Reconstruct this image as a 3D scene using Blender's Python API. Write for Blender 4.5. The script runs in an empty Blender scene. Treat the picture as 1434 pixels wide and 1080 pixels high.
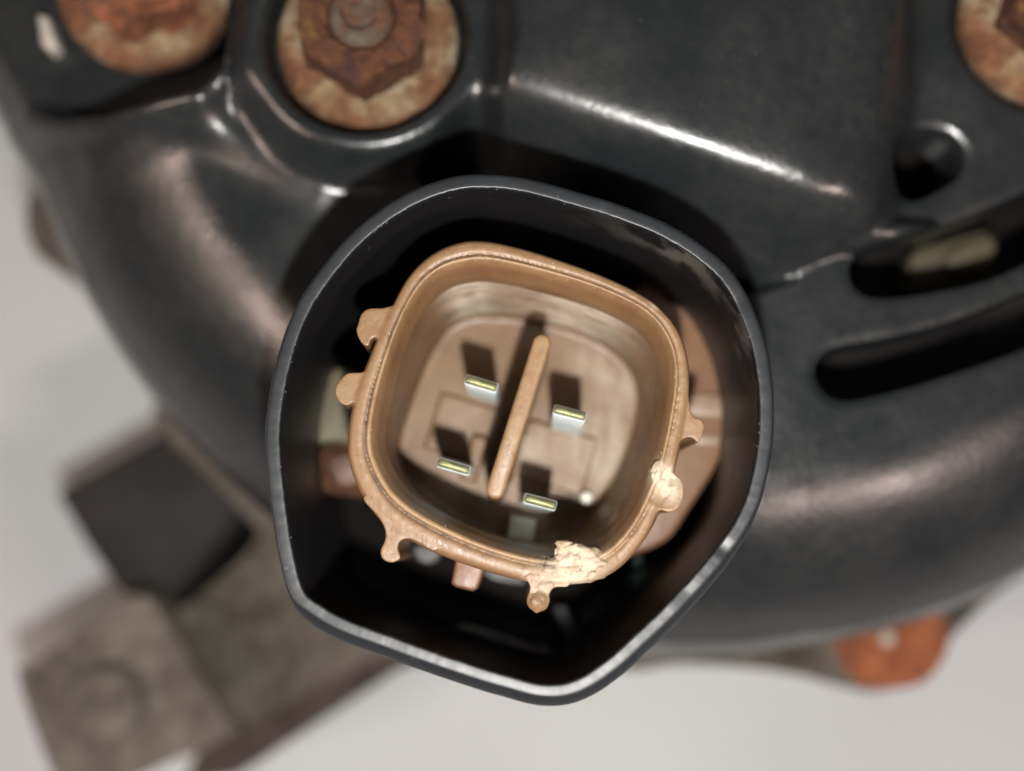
import bpy, bmesh, math, random
import numpy as np
from mathutils import Vector, noise as mnoise

random.seed(4)
rng = np.random.default_rng(4)
MM = 0.001
scene = bpy.context.scene

# ------------------------------------------------------------------ camera (phone held about 10 cm above the socket)
CAM_H = 100.0            # mm above the rim of the socket
F_PX = 2000.0            # focal length in pixels of the 1434 px wide photograph
VPV = 745.0              # image row where the socket's axis vanishes
TILT = math.atan((VPV - 540.0) / F_PX)
cam = bpy.data.cameras.new("camera")
camo = bpy.data.objects.new("camera", cam)
scene.collection.objects.link(camo)
scene.camera = camo
camo.location = (0, 0, CAM_H * MM)
camo.rotation_euler = (TILT, 0, 0)
cam.sensor_width = 36.0
cam.lens = 36.0 * F_PX / 1434.0
cam.clip_start = 0.005
cam.clip_end = 20.0
cam.dof.use_dof = True
cam.dof.focus_distance = 0.1008
cam.dof.aperture_fstop = 10.5
cam.dof.aperture_blades = 0

# ------------------------------------------------------------------ world and lamps
world = bpy.data.worlds.new("World")
scene.world = world
world.use_nodes = True
wn = world.node_tree.nodes
wn["Background"].inputs[0].default_value = (0.95, 0.97, 1.0, 1)
wn["Background"].inputs[1].default_value = 0.045

def lamp(name, kind, loc, target, power, color, size=0.1, size_y=None):
    l = bpy.data.lights.new(name, kind)
    l.energy = power
    l.color = color
    if kind == 'AREA':
        l.shape = 'RECTANGLE'
        l.size = size
        l.size_y = size_y or size
    else:
        l.shadow_soft_size = size
    o = bpy.data.objects.new(name, l)
    scene.collection.objects.link(o)
    o.location = loc
    d = Vector(target) - Vector(loc)
    o.rotation_euler = d.to_track_quat('-Z', 'Y').to_euler()
    return o

# the phone's own flash, 25 mm below the lens
lamp("phone_flash", 'POINT', (0.0035, -0.0255, 0.1), (0, 0, 0), 1.18, (1.0, 0.97, 0.92), size=0.0022)
# the room's ceiling lamp and a warm table lamp
lamp("room_lamp", 'AREA', (0.60, -0.86, 0.95), (0, 0, -0.05), 10.5, (1.0, 0.78, 0.71), 0.46, 0.13)
lamp("warm_lamp", 'AREA', (-0.86, -0.36, 0.88), (0, 0, -0.05), 9.0, (1.0, 0.74, 0.62), 0.38, 0.17)

scene.view_settings.view_transform = 'Standard'
scene.view_settings.look = 'None'
scene.view_settings.exposure = 0.0
scene.view_settings.gamma = 1.0
scene.view_settings.use_curve_mapping = False
scene.cycles.max_bounces = 5
scene.cycles.diffuse_bounces = 2
scene.cycles.sample_clamp_indirect = 3.0

# ------------------------------------------------------------------ measuring: a place in the photograph at a chosen height -> mm
CT, ST = math.cos(TILT), math.sin(TILT)
def P(u, v, z):
    x, y, w = (u - 717.0) / F_PX, (540.0 - v) / F_PX, -1.0
    yw = y * CT - w * ST
    zw = y * ST + w * CT
    k = (z - CAM_H) / zw
    return (x * k, yw * k)
def PL(pts, z):
    return np.array([P(u, v, z) for u, v in pts])

# ------------------------------------------------------------------ material helpers
def new_mat(name):
    m = bpy.data.materials.new(name)
    m.use_nodes = True
    nt = m.node_tree
    return m, nt, nt.nodes["Principled BSDF"]
def N(nt, t, **kw):
    n = nt.nodes.new(t)
    for k, v in kw.items():
        if k in n.inputs.keys():
            n.inputs[k].default_value = v
        else:
            setattr(n, k, v)
    return n
def noise(nt, co, scale, detail=4, rough=0.55, dist=0.0):
    n = N(nt, 'ShaderNodeTexNoise')
    n.inputs['Scale'].default_value = scale
    n.inputs['Detail'].default_value = detail
    n.inputs['Roughness'].default_value = rough
    n.inputs['Distortion'].default_value = dist
    nt.links.new(co, n.inputs['Vector'])
    return n.outputs['Fac']
def ramp(nt, fac, stops):
    r = N(nt, 'ShaderNodeValToRGB')
    el = r.color_ramp.elements
    while len(el) < len(stops):
        el.new(0.5)
    for e, (p, c) in zip(el, stops):
        e.position = p
        e.color = (c, c, c, 1) if isinstance(c, (int, float)) else (*c, 1)
    nt.links.new(fac, r.inputs['Fac'])
    return r.outputs['Color']
def mix(nt, fac, a, b, mode='MIX'):
    m = N(nt, 'ShaderNodeMix', data_type='RGBA', blend_type=mode)
    for s, val in ((0, fac), (6, a), (7, b)):
        if isinstance(val, (int, float)):
            m.inputs[s].default_value = val
        elif isinstance(val, tuple):
            m.inputs[s].default_value = (*val, 1)
        else:
            nt.links.new(val, m.inputs[s])
    return m.outputs[2]
def math_n(nt, op, a, b=0.0):
    m = N(nt, 'ShaderNodeMath', operation=op)
    for s, val in ((0, a), (1, b)):
        if isinstance(val, (int, float)):
            m.inputs[s].default_value = val
        else:
            nt.links.new(val, m.inputs[s])
    return m.outputs[0]
def bump(nt, bsdf, h, dist, strength=1.0, prev=None):
    b = N(nt, 'ShaderNodeBump')
    b.inputs['Distance'].default_value = dist
    b.inputs['Strength'].default_value = strength
    nt.links.new(h, b.inputs['Height'])
    if prev is not None:
        nt.links.new(prev, b.inputs['Normal'])
    nt.links.new(b.outputs[0], bsdf.inputs['Normal'])
    return b.outputs[0]
def coords(nt):
    return N(nt, 'ShaderNodeTexCoord').outputs['Object']
def mapped(nt, co, scale=(1, 1, 1), rot=(0, 0, 0)):
    m = N(nt, 'ShaderNodeMapping')
    m.inputs['Scale'].default_value = scale
    m.inputs['Rotation'].default_value = rot
    nt.links.new(co, m.inputs['Vector'])
    return m.outputs[0]
def attr(nt, name):
    a = N(nt, 'ShaderNodeAttribute', attribute_name=name)
    return a.outputs['Fac']

def mat_black(name, base=(0.016, 0.017, 0.019), rough=(0.30, 0.45), dust=0.25, dustcol=(0.085, 0.08, 0.075), scratch=0.0):
    m, nt, b = new_mat(name)
    L = nt.links.new
    co = coords(nt)
    n1 = noise(nt, co, 90, 5, 0.6)
    n2 = noise(nt, co, 900, 4, 0.65)
    d = math_n(nt, 'MULTIPLY', ramp(nt, n1, [(0.40, 0.0), (0.72, 1.0)]), math_n(nt, 'MULTIPLY', ramp(nt, n2, [(0.35, 0.2), (0.7, 1.0)]), dust))
    speck = ramp(nt, noise(nt, co, 2600, 2, 0.5), [(0.72, 0.0), (0.78, 0.5)])
    col = mix(nt, d, base, dustcol)
    col = mix(nt, speck, col, tuple(min(1, c * 1.6) for c in dustcol))
    L(col, b.inputs['Base Color'])
    L(ramp(nt, noise(nt, co, 160, 5, 0.65), [(0.3, rough[0]), (0.75, rough[1])]), b.inputs['Roughness'])
    b.inputs['Specular IOR Level'].default_value = 0.5
    h = math_n(nt, 'ADD', math_n(nt, 'MULTIPLY', noise(nt, co, 1800, 3), 0.35), math_n(nt, 'MULTIPLY', noise(nt, co, 120, 3), 0.9))
    bump(nt, b, h, 0.00016, 0.55)
    return m

def mat_shroud():
    m, nt, b = new_mat("worn_black_plastic")
    L = nt.links.new
    co = coords(nt)
    rim = attr(nt, "rim")
    n2 = noise(nt, co, 1500, 4, 0.7)
    n3 = noise(nt, co, 260, 4, 0.6)
    wear = math_n(nt, 'MULTIPLY', rim, ramp(nt, n3, [(0.25, 0.55), (0.65, 1.0)]))
    col = mix(nt, wear, (0.007, 0.007, 0.0075), (0.0095, 0.0122, 0.0148))
    col = mix(nt, math_n(nt, 'MULTIPLY', rim, ramp(nt, n2, [(0.56, 0.0), (0.80, 0.45)])), col, (0.024, 0.029, 0.033))
    scuff = attr(nt, "scuff")
    col = mix(nt, math_n(nt, 'MULTIPLY', scuff, ramp(nt, noise(nt, co, 260, 3, 0.6), [(0.44, 0.0), (0.56, 0.8)])), col, (0.085, 0.08, 0.07))
    speck = ramp(nt, noise(nt, co, 1700, 2, 0.5), [(0.73, 0.0), (0.78, 0.5)])
    col = mix(nt, speck, col, (0.10, 0.09, 0.08))
    L(col, b.inputs['Base Color'])
    L(ramp(nt, n3, [(0.3, 0.38), (0.7, 0.44)]), b.inputs['Roughness'])
    h = math_n(nt, 'ADD', math_n(nt, 'MULTIPLY', n2, 0.6), n3)
    bump(nt, b, h, 0.00006, 0.3)
    b.inputs['Specular IOR Level'].default_value = 0.38
    return m

def mat_tan(name="tan_plastic", base=(0.138, 0.078, 0.036)):
    m, nt, b = new_mat(name)
    L = nt.links.new
    co = coords(nt)
    n1 = noise(nt, co, 160, 5, 0.6)
    n2 = noise(nt, co, 900, 5, 0.65)
    dk = tuple(c * f for c, f in zip(base, (0.74, 0.66, 0.66)))
    lt = tuple(min(1, c * f) for c, f in zip(base, (1.12, 1.18, 1.25)))
    col = mix(nt, ramp(nt, n1, [(0.3, 0.0), (0.7, 1.0)]), dk, lt)
    # brush marks left by dirt and grease
    st = noise(nt, mapped(nt, co, (1200, 260, 260), (0, 0, math.radians(-17))), 1.0, 4, 0.6)
    col = mix(nt, math_n(nt, 'MULTIPLY', ramp(nt, st, [(0.50, 0.0), (0.72, 1.0)]), 0.30), col, (0.1287, 0.0874, 0.0507))
    worn = math_n(nt, 'MULTIPLY', attr(nt, "worn"), ramp(nt, n2, [(0.30, 0.25), (0.60, 1.0)]))
    col = mix(nt, worn, col, (0.2052, 0.1332, 0.0684))
    chip = math_n(nt, 'MULTIPLY', attr(nt, "chip"), ramp(nt, n2, [(0.28, 0.75), (0.55, 1.0)]))
    col = mix(nt, chip, col, (0.3608, 0.2993, 0.2214))
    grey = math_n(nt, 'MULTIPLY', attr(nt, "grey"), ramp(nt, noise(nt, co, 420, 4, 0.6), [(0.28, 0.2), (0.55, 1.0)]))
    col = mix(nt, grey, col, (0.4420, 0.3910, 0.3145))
    scrape = math_n(nt, 'MULTIPLY', attr(nt, "scrape"), ramp(nt, math_n(nt, 'ADD', math_n(nt, 'MULTIPLY', st, 0.6), math_n(nt, 'MULTIPLY', n1, 0.4)), [(0.38, 0.15), (0.60, 0.85)]))
    col = mix(nt, scrape, col, (0.2574, 0.2067, 0.1482))
    grime = math_n(nt, 'MULTIPLY', attr(nt, "grime"), ramp(nt, noise(nt, co, 520, 4, 0.65), [(0.38, 0.0), (0.58, 0.95)]))
    col = mix(nt, grime, col, (0.045, 0.04, 0.034))
    speck = ramp(nt, noise(nt, co, 2200, 2, 0.5), [(0.71, 0.0), (0.76, 0.6)])
    col = mix(nt, speck, col, (0.10, 0.065, 0.04))
    L(col, b.inputs['Base Color'])
    rg = math_n(nt, 'ADD', ramp(nt, n2, [(0.3, 0.34), (0.7, 0.52)]), math_n(nt, 'MULTIPLY', attr(nt, "chip"), 0.15))
    L(rg, b.inputs['Roughness'])
    b.inputs['Specular IOR Level'].default_value = 0.38
    b.inputs['Subsurface Radius'].default_value = (0.0006, 0.0003, 0.00015)
    b.inputs['Subsurface Scale'].default_value = 1.0
    h = math_n(nt, 'ADD', math_n(nt, 'MULTIPLY', n2, 0.5), math_n(nt, 'MULTIPLY', st, 0.5))
    bump(nt, b, h, 0.00015, 0.6)
    return m

def mat_rust(name, stops, scale=260, rough=0.8, seed=0.0):
    m, nt, b = new_mat(name)
    L = nt.links.new
    co = mapped(nt, coords(nt), (1, 1, 1), (seed, seed * 0.7, seed * 1.3))
    f = noise(nt, co, scale, 6, 0.62, 0.6)
    col = ramp(nt, f, stops)
    n2 = noise(nt, co, scale * 5, 5, 0.7)
    col = mix(nt, ramp(nt, n2, [(0.40, 0.55), (0.62, 0.0)]), col, (0.05, 0.02, 0.012))
    L(col, b.inputs['Base Color'])
    b.inputs['Roughness'].default_value = rough
    b.inputs['Metallic'].default_value = 0.0
    b.inputs['Specular IOR Level'].default_value = 0.3
    bump(nt, b, math_n(nt, 'ADD', f, math_n(nt, 'MULTIPLY', n2, 0.5)), 0.0011, 1.0)
    return m

def mat_metal(name, col, rough=0.3, scale=900, metallic=1.0):
    m, nt, b = new_mat(name)
    co = coords(nt)
    n = noise(nt, co, scale, 4, 0.6)
    dk = tuple(c * 0.7 for c in col)
    nt.links.new(mix(nt, ramp(nt, n, [(0.3, 0.0), (0.65, 1.0)]), dk, col), b.inputs['Base Color'])
    b.inputs['Metallic'].default_value = metallic
    nt.links.new(ramp(nt, n, [(0.3, rough * 0.75), (0.7, rough * 1.3)]), b.inputs['Roughness'])
    bump(nt, b, n, 0.00006, 0.6)
    return m

def mat_cast(name="cast_aluminium", base=(0.19, 0.168, 0.14), dark=(0.085, 0.072, 0.058)):
    m, nt, b = new_mat(name)
    co = coords(nt)
    n1 = noise(nt, co, 150, 6, 0.68)
    n2 = noise(nt, co, 600, 5, 0.7)
    col = mix(nt, ramp(nt, n1, [(0.36, 0.0), (0.60, 1.0)]), dark, base)
    col = mix(nt, ramp(nt, n2, [(0.45, 0.0), (0.75, 0.35)]), col, (0.21, 0.19, 0.155))
    nt.links.new(col, b.inputs['Base Color'])
    b.inputs['Roughness'].default_value = 0.62
    b.inputs['Metallic'].default_value = 0.15
    bump(nt, b, math_n(nt, 'ADD', n1, n2), 0.0016, 1.0)
    return m

def mat_cloth():
    m, nt, b = new_mat("white_cotton")
    co = coords(nt)
    n1 = noise(nt, co, 9, 4, 0.5)
    col = mix(nt, ramp(nt, n1, [(0.35, 0.0), (0.65, 1.0)]), (0.3612, 0.3784, 0.4085), (0.3784, 0.4128, 0.4171))
    nt.links.new(col, b.inputs['Base Color'])
    b.inputs['Roughness'].default_value = 0.9
    w1 = N(nt, 'ShaderNodeTexWave', bands_direction='X')
    w1.inputs['Scale'].default_value = 500
    w2 = N(nt, 'ShaderNodeTexWave', bands_direction='Y')
    w2.inputs['Scale'].default_value = 500
    nt.links.new(co, w1.inputs['Vector'])
    nt.links.new(co, w2.inputs['Vector'])
    bump(nt, b, math_n(nt, 'ADD', w1.outputs['Fac'], w2.outputs['Fac']), 0.0002, 0.5)
    return m

M = dict(
    cover=mat_black("black_cover_plastic", base=(0.0090, 0.0108, 0.0119), rough=(0.22, 0.40), dust=0.30, dustcol=(0.0540, 0.0531, 0.0504)),
    inner=mat_black("black_inner_plastic", base=(0.006, 0.005, 0.005), rough=(0.25, 0.4), dust=0.15, dustcol=(0.04, 0.028, 0.02)),
    shroud=mat_shroud(),
    tan=mat_tan(),
    tan_dark=mat_tan("tan_flange_plastic", (0.1403, 0.0697, 0.0340)),
    tan_glint=mat_tan("pale_flange_glint", (0.2160, 0.1440, 0.0900)),  # lighter flange tan, bright reflections put into the colour
    tin=mat_metal("tin_plate", (0.70, 0.82, 0.83), 0.5, 900, 0.15),
    brass=mat_metal("bare_brass_edge", (0.1890, 0.1935, 0.0990), 0.48, 1500, 0.7),
    pale=mat_metal("pale_resin", (0.300, 0.282, 0.246), 0.6, 700, 0.0),
    olive=mat_metal("dull_zinc", (0.085, 0.072, 0.042), 0.6, 500, 0.2),
    steel=mat_metal("grey_steel", (0.07, 0.07, 0.068), 0.6, 600, 0.2),
    green=mat_metal("verdigris", (0.070, 0.119, 0.105), 0.6, 600, 0.0),
    cast=mat_cast(base=(0.1053, 0.0952, 0.0764), dark=(0.0328, 0.0273, 0.0218)),
    cast_brown=mat_cast("stained_aluminium", (0.0600, 0.0440, 0.0344), (0.0208, 0.0144, 0.0112)),
    cast_pale=mat_cast("worn_aluminium", (0.1546, 0.1404, 0.1154), (0.0585, 0.0502, 0.0401)),
    gap_shade=mat_black("black_gap_shade", base=(0.0026, 0.0022, 0.0018), rough=(0.75, 0.95), dust=0.6, dustcol=(0.0077, 0.0070, 0.0053)),  # near-black colour for the shade in the bracket gap
    washer=mat_rust("rusty_zinc_washer", [(0.30, (0.0510, 0.0187, 0.0076)), (0.41, (0.1360, 0.0612, 0.0272)), (0.48, (0.1615, 0.0892, 0.0442)), (0.55, (0.2295, 0.1700, 0.0978)), (0.63, (0.3060, 0.2635, 0.1870)), (0.74, (0.1530, 0.1020, 0.0595))], 190),
    nut=mat_rust("rusty_nut", [(0.28, (0.0170, 0.0085, 0.0076)), (0.42, (0.0467, 0.0187, 0.0153)), (0.50, (0.1020, 0.0391, 0.0136)), (0.57, (0.0595, 0.0238, 0.0153)), (0.66, (0.1445, 0.0723, 0.0187)), (0.78, (0.1275, 0.1020, 0.0595))], 300, 0.6, 1.0),
    nut_orange=mat_rust("orange_rust", [(0.30, (0.0382, 0.0153, 0.0102)), (0.42, (0.1445, 0.0493, 0.0204)), (0.54, (0.2040, 0.0723, 0.0306)), (0.62, (0.0850, 0.0425, 0.0298)), (0.75, (0.1870, 0.1360, 0.0850))], 230, 0.8, 2.0),
    ear_rust=mat_rust("bright_orange_rust", [(0.30, (0.0448, 0.0166, 0.0090)), (0.42, (0.1408, 0.0416, 0.0154)), (0.52, (0.2560, 0.0800, 0.0288)), (0.62, (0.2816, 0.1216, 0.0608)), (0.75, (0.1408, 0.0960, 0.0640))], 170, 0.85, 3.0),
    stud=mat_rust("grey_stud", [(0.36, (0.10, 0.035, 0.014)), (0.50, (0.075, 0.06, 0.045)), (0.70, (0.10, 0.09, 0.075))], 260, 0.8, 0.3),
    copper=mat_metal("dirty_copper", (0.085, 0.042, 0.026), 0.5, 300, 0.2),
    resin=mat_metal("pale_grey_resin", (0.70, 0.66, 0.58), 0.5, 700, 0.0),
    pale_glint=mat_metal("pale_glint_sliver", (0.46, 0.36, 0.25), 0.4, 900, 0.0),  # pale colour for slivers that stand for glints
    grey_glint=mat_metal("grey_glint_sliver", (0.16, 0.165, 0.165), 0.6, 900, 0.0),  # grey version for the glints on the shroud rim
    cloth=mat_cloth(),
)

# ------------------------------------------------------------------ object helpers (all coordinates in mm)
ROOT = Vector((15.8, 47.0, -72.0))
def link(o):
    scene.collection.objects.link(o)
    return o
def tag(o, label=None, cat=None, group=None, kind=None):
    for k, v in (("label", label), ("category", cat), ("group", group), ("kind", kind)):
        if v:
            o[k] = v
    return o

alternator = link(bpy.data.objects.new("alternator", None))
alternator.location = ROOT * MM
tag(alternator, "black car alternator with tan four-pin socket and rusty nuts lying on white cloth", "alternator")
alternator.empty_display_size = 0.02
ORG = {alternator: ROOT.copy()}

def build(name, verts, faces, mat, parent=None, origin=None, sharp=None, mat_ids=None, attrs=None, label=None):
    """one mesh object; verts in world mm, stored relative to origin (mm)"""
    v = np.asarray(verts, dtype=float)
    if origin is None:
        origin = Vector(v.mean(axis=0).tolist())
    origin = Vector(origin)
    me = bpy.data.meshes.new(name)
    me.from_pydata(((v - np.array(origin)) * MM).tolist(), [], [list(f) for f in faces])
    mats = mat if isinstance(mat, (list, tuple)) else [mat]
    for x in mats:
        me.materials.append(x)
    if mat_ids is not None:
        me.polygons.foreach_set("material_index", np.asarray(mat_ids, dtype=np.int32))
    me.polygons.foreach_set("use_smooth", np.ones(len(me.polygons), dtype=bool))
    if attrs:
        for k, a in attrs.items():
            at = me.attributes.new(k, 'FLOAT', 'POINT')
            at.data.foreach_set("value", np.asarray(a, dtype=np.float32))
    me.update()
    if sharp is not None:
        me.set_sharp_from_angle(angle=math.radians(sharp))
    o = link(bpy.data.objects.new(name, me))
    place(o, parent, origin)
    if label:
        o["label"] = label
    return o
def place(o, parent, origin):
    ORG[o] = Vector(origin)
    o.location = (Vector(origin) - (ORG[parent] if parent else Vector((0, 0, 0)))) * MM
    o.parent = parent

def catmull(pts, sub=16, closed=True):
    p = np.asarray(pts, float)
    n = len(p)
    out = []
    for i in range(n if closed else n - 1):
        if closed:
            a, b, c, d = p[(i - 1) % n], p[i], p[(i + 1) % n], p[(i + 2) % n]
        else:
            a, b, c, d = p[max(i - 1, 0)], p[i], p[i + 1], p[min(i + 2, n - 1)]
        for k in range(sub):
            t = k / sub
            out.append(0.5 * ((2 * b) + (-a + c) * t + (2 * a - 5 * b + 4 * c - d) * t * t + (-a + 3 * b - 3 * c + d) * t ** 3))
    return np.array(out)
def polar(pts, centre, n, smooth=0):
    """resample a closed star-shaped outline by angle around centre -> radius array"""
    c = catmull(pts, 24) - np.array(centre)
    th = np.arctan2(c[:, 1], c[:, 0]) % (2 * math.pi)
    r = np.hypot(c[:, 0], c[:, 1])
    o = np.argsort(th)
    th, r = th[o], r[o]
    g = np.arange(n) * 2 * math.pi / n
    rr = np.interp(g, np.r_[th - 2 * math.pi, th, th + 2 * math.pi], np.r_[r, r, r])
    for _ in range(smooth):
        rr = (np.roll(rr, 1) + 2 * rr + np.roll(rr, -1)) / 4
    return rr
def ring_xy(centre, r):
    n = len(r)
    g = np.arange(n) * 2 * math.pi / n
    return np.c_[centre[0] + r * np.cos(g), centre[1] + r * np.sin(g)]
def inward(xy, d):
    """offset a ccw closed ring inwards by d (array or number)"""
    t = np.roll(xy, -1, 0) - np.roll(xy, 1, 0)
    t /= np.linalg.norm(t, axis=1)[:, None] + 1e-9
    nrm = np.c_[-t[:, 1], t[:, 0]]
    return xy + nrm * (d if np.isscalar(d) else np.asarray(d)[:, None])
def loft(rings, cap_first=False, cap_last=False):
    n = len(rings[0])
    v = np.vstack(rings)
    f = []
    for k in range(len(rings) - 1):
        a, b = k * n, (k + 1) * n
        for i in range(n):
            j = (i + 1) % n
            f.append((a + i, a + j, b + j, b + i))
    v = v.tolist()
    for flag, ri, flip in ((cap_first, 0, True), (cap_last, len(rings) - 1, False)):
        if flag:
            c = np.mean(rings[ri], axis=0)
            ci = len(v)
            v.append(c.tolist())
            a = ri * n
            for i in range(n):
                j = (i + 1) % n
                f.append((ci, a + j, a + i) if flip else (ci, a + i, a + j))
    return np.array(v), f
def R3(xy, z):
    return np.c_[xy, np.full(len(xy), z) if np.isscalar(z) else z]
def ccw(xy):
    xy = np.asarray(xy)
    a = np.sum(xy[:, 0] * np.roll(xy[:, 1], -1) - np.roll(xy[:, 0], -1) * xy[:, 1])
    return xy if a > 0 else xy[::-1]

def prism_data(xy, ztop, zbot, bev=0.3, seg=3, bot_bev=False):
    """rounded-edge prism from a ccw outline"""
    xy = ccw(xy)
    bm = bmesh.new()
    vs = [bm.verts.new((x, y, ztop)) for x, y in xy]
    f = bm.faces.new(vs)
    r = bmesh.ops.extrude_face_region(bm, geom=[f])
    for g in r['geom']:
        if isinstance(g, bmesh.types.BMVert):
            g.co.z = zbot
    bmesh.ops.recalc_face_normals(bm, faces=bm.faces)
    if bev > 0:
        ed = [e for e in bm.edges if (abs(e.verts[0].co.z - ztop) < 1e-6 and abs(e.verts[1].co.z - ztop) < 1e-6) or (bot_bev and abs(e.verts[0].co.z - zbot) < 1e-6 and abs(e.verts[1].co.z - zbot) < 1e-6)]
        bmesh.ops.bevel(bm, geom=ed, offset=bev, segments=seg, affect='EDGES', profile=0.5, clamp_overlap=True)
    bm.verts.ensure_lookup_table()
    v = np.array([list(q.co) for q in bm.verts])
    bm.verts.index_update()
    fc = [[q.index for q in ff.verts] for ff in bm.faces]
    bm.free()
    return v, fc
def prism(name, pix, ztop, zbot, mat, parent, bev=0.3, smooth=True, label=None, sharp=35, rough=0.0):
    xy = PL(pix, ztop)
    if smooth:
        xy = catmull(xy, 6)
    v, f = prism_data(xy, ztop, zbot, bev)
    o = build(name, v, f, mat, parent, sharp=sharp, label=label)
    return o
def merge(parts):
    V, F, n = [], [], 0
    for v, f in parts:
        V.append(np.asarray(v))
        F += [[i + n for i in q] for q in f]
        n += len(v)
    return np.vstack(V), F
def remesh(v, f, voxel):
    """fuse overlapping closed shells into one moulded skin"""
    me = bpy.data.meshes.new("tmp")
    me.from_pydata(np.asarray(v).tolist(), [], f)
    o = link(bpy.data.objects.new("tmp", me))
    md = o.modifiers.new("r", 'REMESH')
    md.mode = 'VOXEL'
    md.voxel_size = voxel
    md.adaptivity = 0.0
    dg = bpy.context.evaluated_depsgraph_get()
    ev = o.evaluated_get(dg)
    m2 = ev.to_mesh()
    n = len(m2.vertices)
    vv = np.empty(n * 3)
    m2.vertices.foreach_get("co", vv)
    vv = vv.reshape(-1, 3)
    ff = [list(p.vertices) for p in m2.polygons]
    ed = np.empty(len(m2.edges) * 2, dtype=np.int64)
    m2.edges.foreach_get("vertices", ed)
    ev.to_mesh_clear()
    bpy.data.objects.remove(o)
    bpy.data.meshes.remove(me)
    return vv, ff, ed.reshape(-1, 2)
def relax(v, ed, it, w=0.5):
    n = len(v)
    deg = np.bincount(ed.ravel(), minlength=n).astype(float)[:, None]
    for _ in range(it):
        s = np.zeros_like(v)
        for k in range(3):
            s[:, k] = np.bincount(ed[:, 0], v[ed[:, 1], k], n) + np.bincount(ed[:, 1], v[ed[:, 0], k], n)
        v = v * (1 - w) + w * s / np.maximum(deg, 1)
    return v
def sdf_poly(px, py, poly):
    """signed distance (negative inside) from points to a closed polygon"""
    poly = np.asarray(poly)
    d = np.full(px.shape, 1e18)
    s = np.ones(px.shape)
    n = len(poly)
    j = n - 1
    for i in range(n):
        ax, ay = poly[i]
        bx, by = poly[j]
        ex, ey = bx - ax, by - ay
        wx, wy = px - ax, py - ay
        t = np.clip((wx * ex + wy * ey) / (ex * ex + ey * ey + 1e-12), 0, 1)
        d = np.minimum(d, (wx - ex * t) ** 2 + (wy - ey * t) ** 2)
        c1, c2, c3 = py >= ay, py < by, ex * wy > ey * wx
        flip = (c1 & c2 & c3) | (~c1 & ~c2 & ~c3)
        s = np.where(flip, -s, s)
        j = i
    return s * np.sqrt(d)
def sstep(a, b, x):
    t = np.clip((x - a) / (b - a), 0, 1)
    return t * t * (3 - 2 * t)
def seg_dist(px, py, a, b):
    ex, ey = b[0] - a[0], b[1] - a[1]
    t = np.clip(((px - a[0]) * ex + (py - a[1]) * ey) / (ex * ex + ey * ey), 0, 1)
    return np.hypot(px - a[0] - ex * t, py - a[1] - ey * t), t
def fbm(p, scale, oct=4):
    return np.array([mnoise.fractal(Vector((float(a[0]) * scale, float(a[1]) * scale, float(a[2]) * scale)), 0.8, 2.0, oct) for a in p])

# ------------------------------------------------------------------ the cloth the alternator lies on
def make_cloth():
    n = 150
    g = np.linspace(-380, 380, n)
    X, Y = np.meshgrid(g + 10, g + 30)
    Z = -74.0 + 3.4 * np.sin(X * 0.045 + 1.2 * np.sin(Y * 0.02)) * np.sin(Y * 0.03 + 0.6) + 2.2 * np.sin((X * 0.6 + Y) * 0.055 + 2) + 2.2 * np.sin((X - 0.4 * Y) * 0.10 + 1.5 * np.sin(Y * 0.03))
    r = np.hypot(X - ROOT.x, Y - ROOT.y)
    Z = np.where(r < 75, -72.6 + (Z + 72.6) * sstep(50, 75, r), Z)
    v = np.c_[X.ravel(), Y.ravel(), Z.ravel()]
    f = []
    for i in range(n - 1):
        for j in range(n - 1):
            a = i * n + j
            f.append((a, a + 1, a + n + 1, a + n))
    o = build("white_cloth", v, f, M['cloth'], None, origin=(0, 0, -72))
    tag(o, "white cotton cloth spread under the alternator", "cloth", kind="structure")
make_cloth()

# ------------------------------------------------------------------ shroud outline (traced at the rim)
SZ = 0.9
C1 = lambda a, b: (340 + a / 1.3333, 200 + b / 1.3333)
shroud_pix = [C1(*p) for p in [(440, 56), (380, 64), (300, 95), (220, 150), (150, 225), (100, 300), (65, 390), (46, 480), (40, 560), (48, 660), (65, 770), (85, 850), (115, 895), (170, 928), (260, 962), (400, 1012), (500, 1042), (560, 1055), (620, 1050), (680, 1020), (740, 970), (830, 882), (900, 800), (950, 720), (980, 630), (994, 530), (990, 430), (970, 345), (932, 262), (880, 205), (800, 152), (700, 112), (600, 82), (520, 62)]]
SC = P(715, 600, SZ)
NS = 720
s_out = ring_xy(SC, polar(PL(shroud_pix, SZ), SC, NS, 10))

# ------------------------------------------------------------------ rear cover: a pressed/moulded bell with pockets, boss and slots
CC = (15.8, 47.0)
RC = 59.0
nut_centres = {0: P(198, -32, -17), 1: P(513, 52, -12), 2: P(1482, 14, -12)}
pocket = PL([(-160, 105), (-60, 118), (0, 126), (80, 148), (150, 156), (220, 150), (290, 138), (318, 112), (322, 60), (330, -60), (330, -200), (-160, -200)], -15)
plateau = PL([(700, 112), (1245, 296), (1262, 200), (1285, 0), (1300, -220), (705, -220), (690, 0)], -6)
recess = PL([(640, 190), (700, 170), (1000, 268), (1100, 302), (1108, 345), (1098, 392), (1060, 405), (1000, 420), (900, 400), (700, 300), (600, 260)], -17)
hole_a = catmull(PL([(1240, 216), (1257, 190), (1290, 175), (1331, 179), (1357, 206), (1351, 241), (1320, 264), (1285, 278), (1258, 266), (1243, 243)], -13), 5)
slot_b = catmull(PL([(1188, 380), (1200, 352), (1230, 340), (1300, 322), (1370, 296), (1434, 268), (1510, 232), (1540, 280), (1510, 330), (1434, 372), (1380, 395), (1300, 412), (1230, 419), (1199, 407)], -14), 4)
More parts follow.
